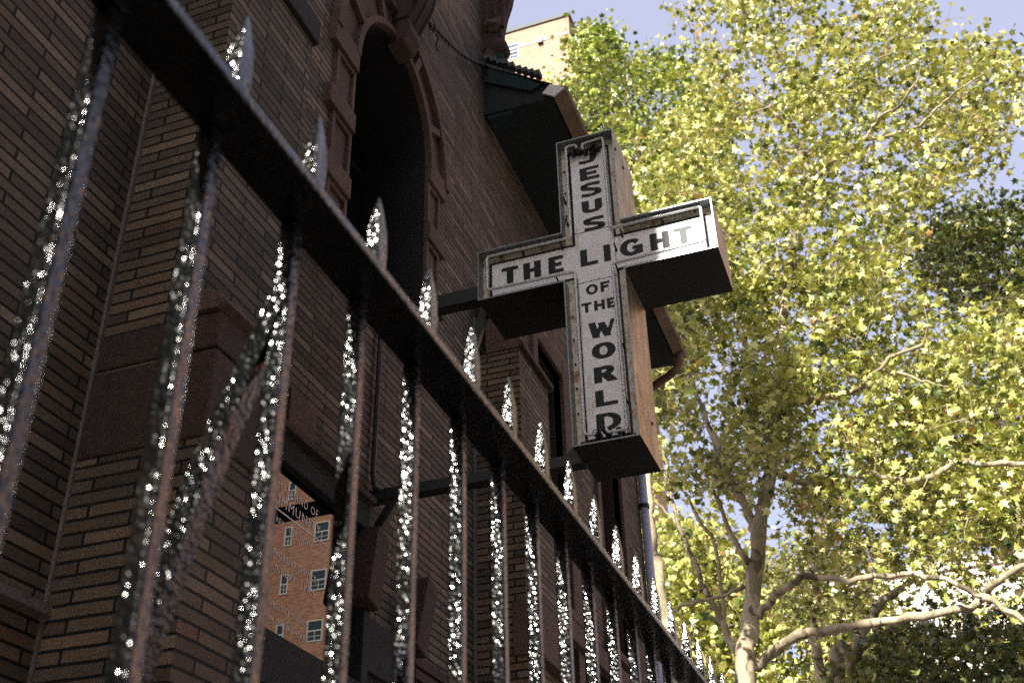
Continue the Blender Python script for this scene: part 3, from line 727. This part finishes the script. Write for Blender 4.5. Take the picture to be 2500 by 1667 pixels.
# ------------------------------------------------------------------ buildings
def window_unit(par, x0, x1, z0, z1, y, rows=2, fw=.06):
    """sash window in a wall facing -Y"""
    mb = MB()
    mb.box(x0, x1, y-.05, y+.02, z1-fw, z1); mb.box(x0, x1, y-.05, y+.02, z0, z0+fw)
    mb.box(x0, x0+fw, y-.05, y+.02, z0+fw, z1-fw); mb.box(x1-fw, x1, y-.05, y+.02, z0+fw, z1-fw)
    zm = (z0+z1)/2; mb.box(x0+fw, x1-fw, y-.045, y+.01, zm-.03, zm+.03)
    o_ = mb.build('window', M['whiteframe'], par)
    MB().box(x0+fw, x1-fw, y-.012, y-.006, z0+fw, z1-fw).build('pane', M['pane'], o_)
    xm = (x0+x1)/2; g_ = MB()
    g_.box(xm-.015, xm+.015, y-.03, y-.013, z0+fw, zm-.03)
    g_.box(x0+fw, x1-fw, y-.0295, y-.0135, (z0+zm)/2-.012, (z0+zm)/2+.012)
    g_.build('glazing_bars', M['whiteframe'], o_)
    c_ = MB().box(x0+fw, x1-fw, y-.0052, y-.001, zm, z1-fw-.2*random.random())
    return o_
tower = empty('brick_tower', (28, 56, GZ), 'tall red brick apartment tower with white sash windows, seen reflected in the notice case glass', 'building')
tx = lambda q: -3.112-(q+3.12)*-2.0      # positions taken from the reflection, at twice the trial distance
TYB = 50
MB().box(20.3, 40, TYB, TYB+18, GZ-.1, 42).build('wall', M['redbrick'], tower)
MB().box(20.2, 40.1, TYB-.1, TYB+18.1, 42, 42.5).build('parapet', M['stonetrim'], tower)
random.seed(11)
for k in range(11):
    zt = 24.88-2.70*k+2.70*2
    if zt < 2: break
    for (xa, xb, hh, dz) in ((24.80, 25.70, 1.12, -.03), (27.05, 27.50, 1.10, 0), (28.72, 29.2, 1.10, 0), (31.0, 31.9, 1.12, 0), (33.6, 34.5, 1.12, 0)):
        window_unit(tower, xa, xb, zt-hh+dz, zt+dz, TYB)
tan = empty('tan_brick_building', (-18, 52, GZ), 'tall sunlit tan brick apartment block behind the church roof, top left of the tree', 'building')
k_ = 45/35
MB().box(-34, -11.64, 45, 60, GZ-.1, 52.05).build('wall', M['tanbrick'], tan)
MB().box(-34.1, -11.55, 44.9, 60.1, 52.05, 52.3).build('coping', M['roofing'], tan)
MB().box(-34, -11.75, 44.96, 44.999, 50.6, 50.72).build('stone_course', M['stonetrim'], tan)
for x in (-15.9, -20.5, -25):
    for z in (49.75, 46.9, 44.0, 41.1): window_unit(tan, x-.0, x+1.15, z, z+1.25, 45)
MB().box(-13.55, -13.25, 44.8, 44.999, 50.35, 50.75).build('vent', M['blackmetal'], tan)
for z in (47.4, 44.6, 41.8):
    bl = MB().box(-11.64, -10.5, 46, 49, z, z+.15); b_ = bl.build('balcony', M['blackmetal'], tan)
    MB().box(-10.55, -10.5, 46, 49, z+.15, z+1.1).build('railing', M['blackmetal'], b_)
pale = empty('pale_stucco_building', (8, 72, GZ), 'pale cream building far behind the lower tree branches', 'building')
MB().box(-6, 10, 70, 84, GZ-.1, 24.5).build('wall', M['paleblock'], pale)
MB().box(-6.2, 10.2, 69.8, 84.2, 24.5, 25.1).build('cornice', M['stonetrim'], pale)
random.seed(2)
for x in (-4.5, -2, .5, 3, 5.5, 8):
    for z in (6, 9.5, 13, 16.5, 20): window_unit(pale, x, x+1.1, z, z+1.7, 70)
# block added across the road, outside the frame, to shape light on the wall
farblk = empty('added_far_block', (22, 10, GZ), 'brick block added across the road to shape the light, out of frame', 'building')
MB().box(16.2, 28, -25, 9, GZ-.1, 11).build('wall', M['brick'], farblk)

corner = empty('added_rear_block', (2, -28, GZ), 'pale block added behind the camera to shape the light, out of frame', 'building')
MB().box(-20, 30, -34, -24, GZ-.1, 5).build('wall', M['paleblock'], corner)  # unseen block added behind the camera, height and paleness set for its light
# ------------------------------------------------------------------ trees
rng = np.random.default_rng(4)
LEAF = np.array([(0, 0), (.17, -.06), (.50, .10), (.30, .24), (.60, .55), (.26, .52), (.13, .60), (0, 1.0), (-.13, .60), (-.26, .52), (-.60, .55), (-.30, .24), (-.50, .10), (-.17, -.06)])
LEAF_S = np.array([(0, 0), (.45, .15), (.5, .55), (0, 1.0), (-.5, .55), (-.45, .15)])
def leaves_mesh(name, pos_, size, m, par, up=(0, .05, .75), jit=.75, simple=False, seed=0):
    r = np.random.default_rng(seed); n = len(pos_)
    shp = LEAF_S if simple else LEAF; k = len(shp)
    nr = r.normal(size=(n, 3))*jit+np.array(up); nr /= np.linalg.norm(nr, axis=1, keepdims=True)
    t = r.normal(size=(n, 3))+np.array([0, 0, -.8]); t -= nr*(t*nr).sum(1, keepdims=True); t /= np.linalg.norm(t, axis=1, keepdims=True)
    b = np.cross(nr, t); s = (size*r.uniform(.6, 1.25, n))[:, None]
    V = np.zeros((n, k+1, 3)); c = np.array([0, .34])
    curl = r.uniform(-.5, .5, (n, 1))
    for j in range(k):
        x, y = shp[j]; V[:, j] = pos_+s*(b*x+t*y+nr*(abs(x)*.35+curl*(y-.4)**2))
    V[:, k] = pos_+s*(t*c[1]-nr*.04)
    idx = np.arange(n)[:, None, None]*(k+1)
    tri = np.array([(j, (j+1) % k, k) for j in range(k)])[None]
    F = (idx+tri).reshape(-1, 3)
    me = bpy.data.meshes.new(name); nv = n*(k+1); nf = len(F)
    me.vertices.add(nv); me.vertices.foreach_set('co', V.reshape(-1).astype(np.float32))
    me.loops.add(nf*3); me.loops.foreach_set('vertex_index', F.reshape(-1).astype(np.int32))
    me.polygons.add(nf); me.polygons.foreach_set('loop_start', np.arange(0, nf*3, 3, dtype=np.int32))
    me.polygons.foreach_set('loop_total', np.full(nf, 3, dtype=np.int32))
    at_ = me.attributes.new('tone', 'FLOAT', 'POINT')
    cl_ = (np.sin(pos_[:, 0]*5.1+pos_[:, 2]*3.3+seed)+np.sin(pos_[:, 1]*4.3-pos_[:, 2]*6.1)+np.sin(pos_[:, 0]*9.7+pos_[:, 1]*8.1))/3
    tone = np.clip(.52+.26*cl_+(r.beta(1.5, 1.5, n)-.5)*.85, 0, 1)  # wide spread of leaf colour; dark tones also stand for shadow within crowns
    at_.data.foreach_set('value', np.repeat(tone, k+1).astype(np.float32))
    me.update(); me.validate()
    return link(name, me, m, par)
def inside(px, py, poly):
    c = np.zeros(len(px), bool); j = len(poly)-1
    for i in range(len(poly)):
        xi, yi = poly[i]; xj, yj = poly[j]
        if yi != yj:
            c ^= ((yi > py) != (yj > py)) & (px < (xj-xi)*(py-yi)/(yj-yi)+xi)
        j = i
    return c
def smooth_path(P, k=4):
    P = [np.array(p, float) for p in P]; out = []
    for i in range(len(P)-1):
        p0, p1, p2, p3 = P[max(i-1, 0)], P[i], P[i+1], P[min(i+2, len(P)-1)]
        for j in range(k):
            t = j/k; out.append(.5*((2*p1)+(p2-p0)*t+(2*p0-5*p1+4*p2-p3)*t*t+(3*p1-p0-3*p2+p3)*t**3))
    out.append(P[-1]); return out
def tree(label, base, Y0, limbs, polys, leafsize, m, per=11, spread=.32, simple=False, seed=0, group='plane trees behind the church', twig_r=.009):
    """limbs: list of (view points, r0, r1, depth start, depth end); polys: (outline, clusters, depth spread, gap threshold)"""
    r = np.random.default_rng(seed)
    root = empty('plane_tree', tuple(base), label, 'tree', group)
    tm = MB(); nodes = []
    for pts, r0, r1, d0, d1 in limbs:
        n = len(pts); P = []
        for i, p in enumerate(pts):
            t = i/max(n-1, 1); P.append(at(p[0], p[1], Y0+d0+(d1-d0)*t+(.12*math.sin(i*2.1) if 0 < i < n-1 else 0)) if len(p) == 2 else np.array(p))
        S = smooth_path(P); k = len(S)
        wob = [Vector(S[i])+Vector(r.normal(size=3)*min(r0, .03)*.5*(1 if 0 < i < k-1 else 0)) for i in range(k)]
        rr = [r0+(r1-r0)*(i/(k-1))**.8 for i in range(k)]
        rr = [q_*(1+.10*math.sin(i*1.7)) for i, q_ in enumerate(rr)]
        tm.tube(wob, rr, 9 if r0 > .05 else 6)
        nodes += [np.array(v) for v in wob[::2]]
    tm.build('trunk', M['bark'], root, smooth=True)
    cl = []
    for outline, cnt, ds, thr in polys:
        o_ = np.array(outline); x0, y0 = o_.min(0); x1, y1 = o_.max(0); got = []
        while sum(len(g_) for g_ in got) < cnt:
            px = r.uniform(x0, x1, 4000); py = r.uniform(y0, y1, 4000); k = inside(px, py, outline)
            f = (np.sin(px*.021+py*.013+seed)+np.sin(px*.037-py*.029+1.3*seed)+np.sin(px*.011+py*.047+2)+np.sin(py*.061+px*.055))/4
            k &= (f+r.uniform(-.35, .35, 4000)) > thr
            got.append(np.stack([px[k], py[k]], 1))
        g_ = np.concatenate(got)[:cnt]
        dep = Y0+r.uniform(-ds*.6, ds*1.3, len(g_))
        cl += [at(g_[i, 0], g_[i, 1], dep[i]) for i in range(len(g_))]
    cl = np.array(cl)
    # connect every cluster to the nearest thing already growing
    nodes = np.array(nodes); d = np.sqrt(((cl[:, None]-nodes[None])**2).sum(2)).min(1)
    order = np.argsort(d); allp = np.zeros((len(nodes)+len(cl), 3)); allp[:len(nodes)] = nodes; na = len(nodes)
    tw_ = MB(); lp = []
    for i in order:
        p = cl[i]; q_ = allp[:na]; dd = ((q_-p)**2).sum(1)
        a = q_[np.argmin(dd)]; dist = math.sqrt(dd.min())
        if dist > .05:
            mid = (a+p)/2+r.normal(size=3)*dist*.10+np.array([0, 0, .06*dist])
            rad = min(twig_r*(.7+dist*.5), twig_r*2.0)
            tw_.tube([a, mid, p], [rad, rad*.7, rad*.45], 3, cap=False)
        allp[na] = p; na += 1
        nl_ = max(3, int(per*r.uniform(.5, 1.5)))
        off = r.normal(size=(nl_, 3))*spread*np.array([1, 1, .8])
        L0 = p+off; lp.append(L0)
        for o2 in L0[:3]:
            tw_.tube([p, (p+o2)/2+r.normal(size=3)*.03, o2], [twig_r*.4, twig_r*.3, twig_r*.2], 3, cap=False)
    tw_.build('twigs', M['twig'], root)
    leaves_mesh('crown', np.concatenate(lp), leafsize, m, root, simple=simple, seed=seed+1)
    return root

# big plane tree in the middle
bx = at(1712, 1568, 16)
P_up = [(1560, 20), (1640, -120), (2120, -140), (2150, 40), (2230, 70), (2330, 130), (2350, 230), (2335, 330), (2280, 395), (2200, 380), (2180, 440), (2110, 480), (2060, 560), (2000, 640), (1900, 720), (1700, 740), (1480, 660), (1420, 500), (1440, 400), (1500, 330), (1560, 260), (1620, 180), (1590, 90)]
P_mid = [(1480, 660), (1700, 600), (2050, 620), (2180, 740), (2352, 660), (2450, 760), (2450, 1120), (2352, 1230), (2200, 1180), (2000, 1150), (1850, 1180), (1700, 1130), (1510, 1120), (1480, 900)]
P_low = [(1850, 1230), (2100, 1200), (2450, 1150), (2450, 1400), (2300, 1420), (2100, 1320), (1900, 1310)]
limbs = [
 ([(bx[0]+.1, 16.1, GZ), (bx[0]+.05, 16.05, 0.5), (1712, 1568), (1722, 1450), (1735, 1300), (1745, 1215), (1768, 1090), (1782, 1000), (1792, 880), (1797, 760), (1812, 650), (1828, 560), (1848, 470), (1856, 400), (1839, 360)], .165, .04, 0, 0),
 ([(1745, 1225), (1700, 1140), (1665, 1080), (1640, 1000), (1600, 900), (1570, 800)], .085, .02, 0, -.8),
 ([(1720, 1292), (1680, 1225), (1653, 1159), (1645, 1094), (1640, 1020)], .05, .02, 0, .8),
 ([(1735, 1537), (1775, 1497), (1829, 1461), (1901, 1447), (2009, 1432), (2117, 1414), (2225, 1396), (2257, 1371), (2290, 1335), (2350, 1300), (2420, 1290)], .085, .035, 0, -1.5),
 ([(2257, 1371), (2310, 1400), (2400, 1440)], .05, .03, -1.2, -1.5),
 ([(1739, 1414), (1771, 1378), (1815, 1346), (1847, 1324), (1912, 1328), (1962, 1332), (2009, 1321), (2081, 1321), (2171, 1332), (2257, 1371)], .062, .03, 0, -1.2),
 ([(1775, 1080), (1850, 1110), (1950, 1094), (2009, 1092), (2056, 1101), (2135, 1099), (2164, 1083), (2196, 1063), (2261, 1065), (2352, 1063), (2450, 1050)], .055, .035, 0, -1.5),
 ([(1788, 960), (1820, 930), (1867, 920), (1931, 904), (1971, 894), (1991, 872), (2011, 852), (2059, 816), (2120, 790)], .06, .025, 0, -1.2),
 ([(2011, 852), (2075, 860), (2130, 880), (2180, 890)], .035, .012, -.8, -1),
 ([(1790, 1010), (1850, 960), (1880, 940)], .03, .015, 0, -.4),
 ([(1803, 700), (1770, 620), (1700, 560), (1650, 520)], .035, .012, 0, .6),
 ([(1839, 360), (1815, 296), (1795, 276), (1771, 248), (1751, 236)], .045, .028, 0, .2),
 ([(1839, 360), (1849, 312), (1845, 280), (1847, 224), (1831, 200), (1823, 160), (1830, 100), (1850, 30)], .03, .01, 0, .5),
 ([(1845, 284), (1875, 252), (1899, 224), (1915, 172), (1971, 132), (1999, 108), (2040, 60)], .028, .01, 0, -.5),
 ([(1863, 430), (1903, 380), (1935, 356), (1983, 320), (2011, 284), (2035, 260), (2067, 240), (2110, 180)], .06, .014, 0, -1.4),
 ([(1983, 320), (2059, 308), (2111, 288), (2155, 248), (2179, 224), (2260, 170)], .042, .012, -.3, -1.4),
 ([(1771, 248), (1759, 192), (1731, 136), (1715, 100), (1691, 52), (1680, -20)], .022, .01, .1, .4),
 ([(1751, 236), (1699, 184), (1659, 120), (1627, 72), (1579, 28)], .022, .008, .2, .6),
 ([(1700, 1515), (1663, 1436), (1624, 1364), (1606, 1317), (1559, 1205), (1541, 1123), (1530, 1060)], .06, .02, 0, 1.0),
 ([(1559, 1205), (1520, 1165), (1490, 1140)], .02, .01, .8, 1),
 ([(1707, 1342), (1660, 1368), (1613, 1375), (1566, 1393), (1523, 1418), (1490, 1450)], .035, .018, 0, -.4),
 ([(1670, 1450), (1655, 1330), (1640, 1250), (1600, 1180), (1572, 1130)], .045, .02, .3, 1.2),
]
tree('large plane tree with mottled pale trunk and yellowing crown filling the right side', (bx[0]+.1, 16.1, GZ), 16, limbs,
     [(P_up, 900, 2.2, -.12), (P_mid, 900, 2.0, -.2), (P_low, 110, 1.5, -.1)], .125, M['leaf_yellow'], per=19, spread=.21, seed=21)
# greener tree behind the church roof
b2 = at(1560, 1500, 24)
tree('greener plane tree rising behind the gutter beside the tan brick block', (b2[0], 24, GZ), 24,
     [([(b2[0]-2, 24, GZ), (1440, 1400), (1450, 1100), (1480, 800), (1500, 560), (1470, 400), (1445, 260), (1440, 150)], .16, .02, 0, 0),
      ([(1500, 560), (1560, 470), (1620, 400), (1640, 320)], .06, .015, 0, .5),
      ([(1500, 520), (1460, 440), (1420, 380), (1390, 300)], .05, .015, 0, -.5),
      ([(1460, 330), (1400, 240), (1330, 180), (1260, 180)], .035, .01, 0, 0)],
     [([(1330, 195), (1320, 120), (1345, 60), (1360, 45), (1385, 65), (1410, 100), (1440, 150), (1500, 110), (1600, 150), (1680, 320), (1700, 500), (1600, 640), (1500, 720), (1400, 560), (1380, 360), (1330, 270)], 800, 2.0, -.4),
      ([(1225, 195), (1320, 180), (1330, 260), (1240, 210)], 14, 1.0, -.9), ([(1290, 110), (1330, 70), (1340, 160)], 6, .5, -.9)],
     .155, M['leaf_green'], per=18, spread=.26, seed=33, twig_r=.013)
# trunk by the downpipe
tree('slim sunlit plane trunk standing just past the white downpipe', (at(1550, 1568, 13)[0], 13, GZ), 13,
     [([(at(1552, 1568, 13)[0]+.02, 13, GZ), (1552, 1568), (1534, 1456), (1521, 1376), (1509, 1292), (1492, 1208), (1485, 1097), (1478, 950), (1470, 800), (1465, 650)], .085, .05, 0, 0)],
     [([(1380, 560), (1520, 520), (1560, 700), (1540, 900), (1450, 900)], 60, .8, -.5)], .14, M['leaf_yellow'], per=14, spread=.3, seed=41)
# slender trunks further back
b4 = at(1887, 1568, 24)
tree('slender pale plane trunk right of the big trunk, seen under its limbs', (b4[0], 24, GZ), 24,
     [([(b4[0], 24, GZ), (1887, 1568), (1879, 1508), (1865, 1454), (1876, 1364), (1872, 1321), (1879, 1256), (1890, 1150)], .12, .05, 0, 0)],
     [([(1750, 1280), (1850, 1200), (2000, 1250), (2050, 1330), (1950, 1420), (1800, 1400)], 110, 2.0, -.2)], .16, M['leaf_yellow'], per=14, spread=.4, seed=52)
b5 = at(1930, 1568, 21)
tree('forked leaning plane trunk at the bottom right, branching to the right', (b5[0], 21, GZ), 21,
     [([(b5[0]-.2, 21, GZ), (1925, 1568), (1959, 1508), (1977, 1461), (1998, 1425), (2027, 1382), (2063, 1357), (2110, 1320)], .15, .06, 0, 0),
      ([(1950, 1540), (1990, 1480), (2030, 1455), (2080, 1430), (2140, 1405), (2200, 1420)], .07, .03, 0, -1)],
     [([(2000, 1440), (2200, 1430), (2450, 1400), (2450, 1700), (1900, 1700), (1960, 1560)], 420, 2.5, -.2)], .15, M['leaf_dark'], per=15, spread=.4, seed=63)
b6 = at(2300, 1500, 22)
tree('darker plane tree crown at the right edge below the open sky', (b6[0]+3, 22, GZ), 22,
     [([(b6[0]+3, 22, GZ), (2480, 1400), (2460, 1100), (2400, 850), (2340, 700), (2300, 600)], .2, .03, 0, 0),
      ([(2440, 980), (2350, 800), (2260, 740), (2190, 700)], .06, .015, 0, 0),
      ([(2400, 850), (2250, 650), (2150, 590), (2080, 560)], .05, .012, 0, 0)],
     [([(1990, 560), (2060, 500), (2180, 490), (2352, 460), (2500, 440), (2500, 900), (2352, 860), (2280, 700), (2200, 720), (2100, 640)], 420, 2.0, -.1),
      ([(2000, 900), (2450, 850), (2450, 1250), (2000, 1200)], 260, 2.0, -.1)], .16, M['leaf_dark'], per=15, spread=.38, seed=74)
# far tree low behind the trunks
b7 = at(1600, 1560, 30)
tree('far yellow green tree low behind the trunks', (b7[0], 30, GZ), 30,
     [([(b7[0], 30, GZ), (1602, 1560), (1600, 1450), (1610, 1350), (1600, 1260)], .09, .03, 0, 0), ([(1602, 1450), (1700, 1380), (1850, 1400), (1980, 1420)], .08, .02, 0, 0)],
     [([(1500, 1240), (1570, 1200), (1640, 1190), (1720, 1260), (1720, 1600), (1500, 1700)], 460, 3, -.35),
      ([(1740, 1330), (2000, 1360), (2100, 1480), (2000, 1700), (1700, 1700)], 330, 3, -.05)],
     .20, M['leaf_yellow'], per=15, spread=.45, simple=True, seed=85, twig_r=.014)

# unseen tree added right of the frame to keep open sky off the church wall
root = empty('plane_tree', (4.2, -1, GZ), 'unseen plane tree added beside the camera to shade the church wall, out of frame', 'tree', 'plane trees behind the church')
MB().tube([(4.2, -1, GZ), (4.1, -1, 2), (4.3, -.9, 5), (4.2, -1.1, 9)], [.22, .2, .15, .05], 9).tube([(4.15, -1, 3), (5.5, .5, 6), (6, 1, 8)], [.12, .08, .03], 7).tube([(4.2, -1, 3.5), (4.0, -4, 6), (4.5, -6, 8)], [.12, .08, .03], 7).build('trunk', M['bark'], root, smooth=True)
rr_ = np.random.default_rng(9); nq = 24000; q = rr_.normal(size=(nq, 3)); q /= np.linalg.norm(q, axis=1, keepdims=True); q *= rr_.uniform(.5, 1, (nq, 1))
q = q*np.array([3.0, 6.3, 5.2])+np.array([4.4, -4.3, 5.9])
leaves_mesh('crown', q, .26, M['leaf_dark'], root, simple=True, seed=6)
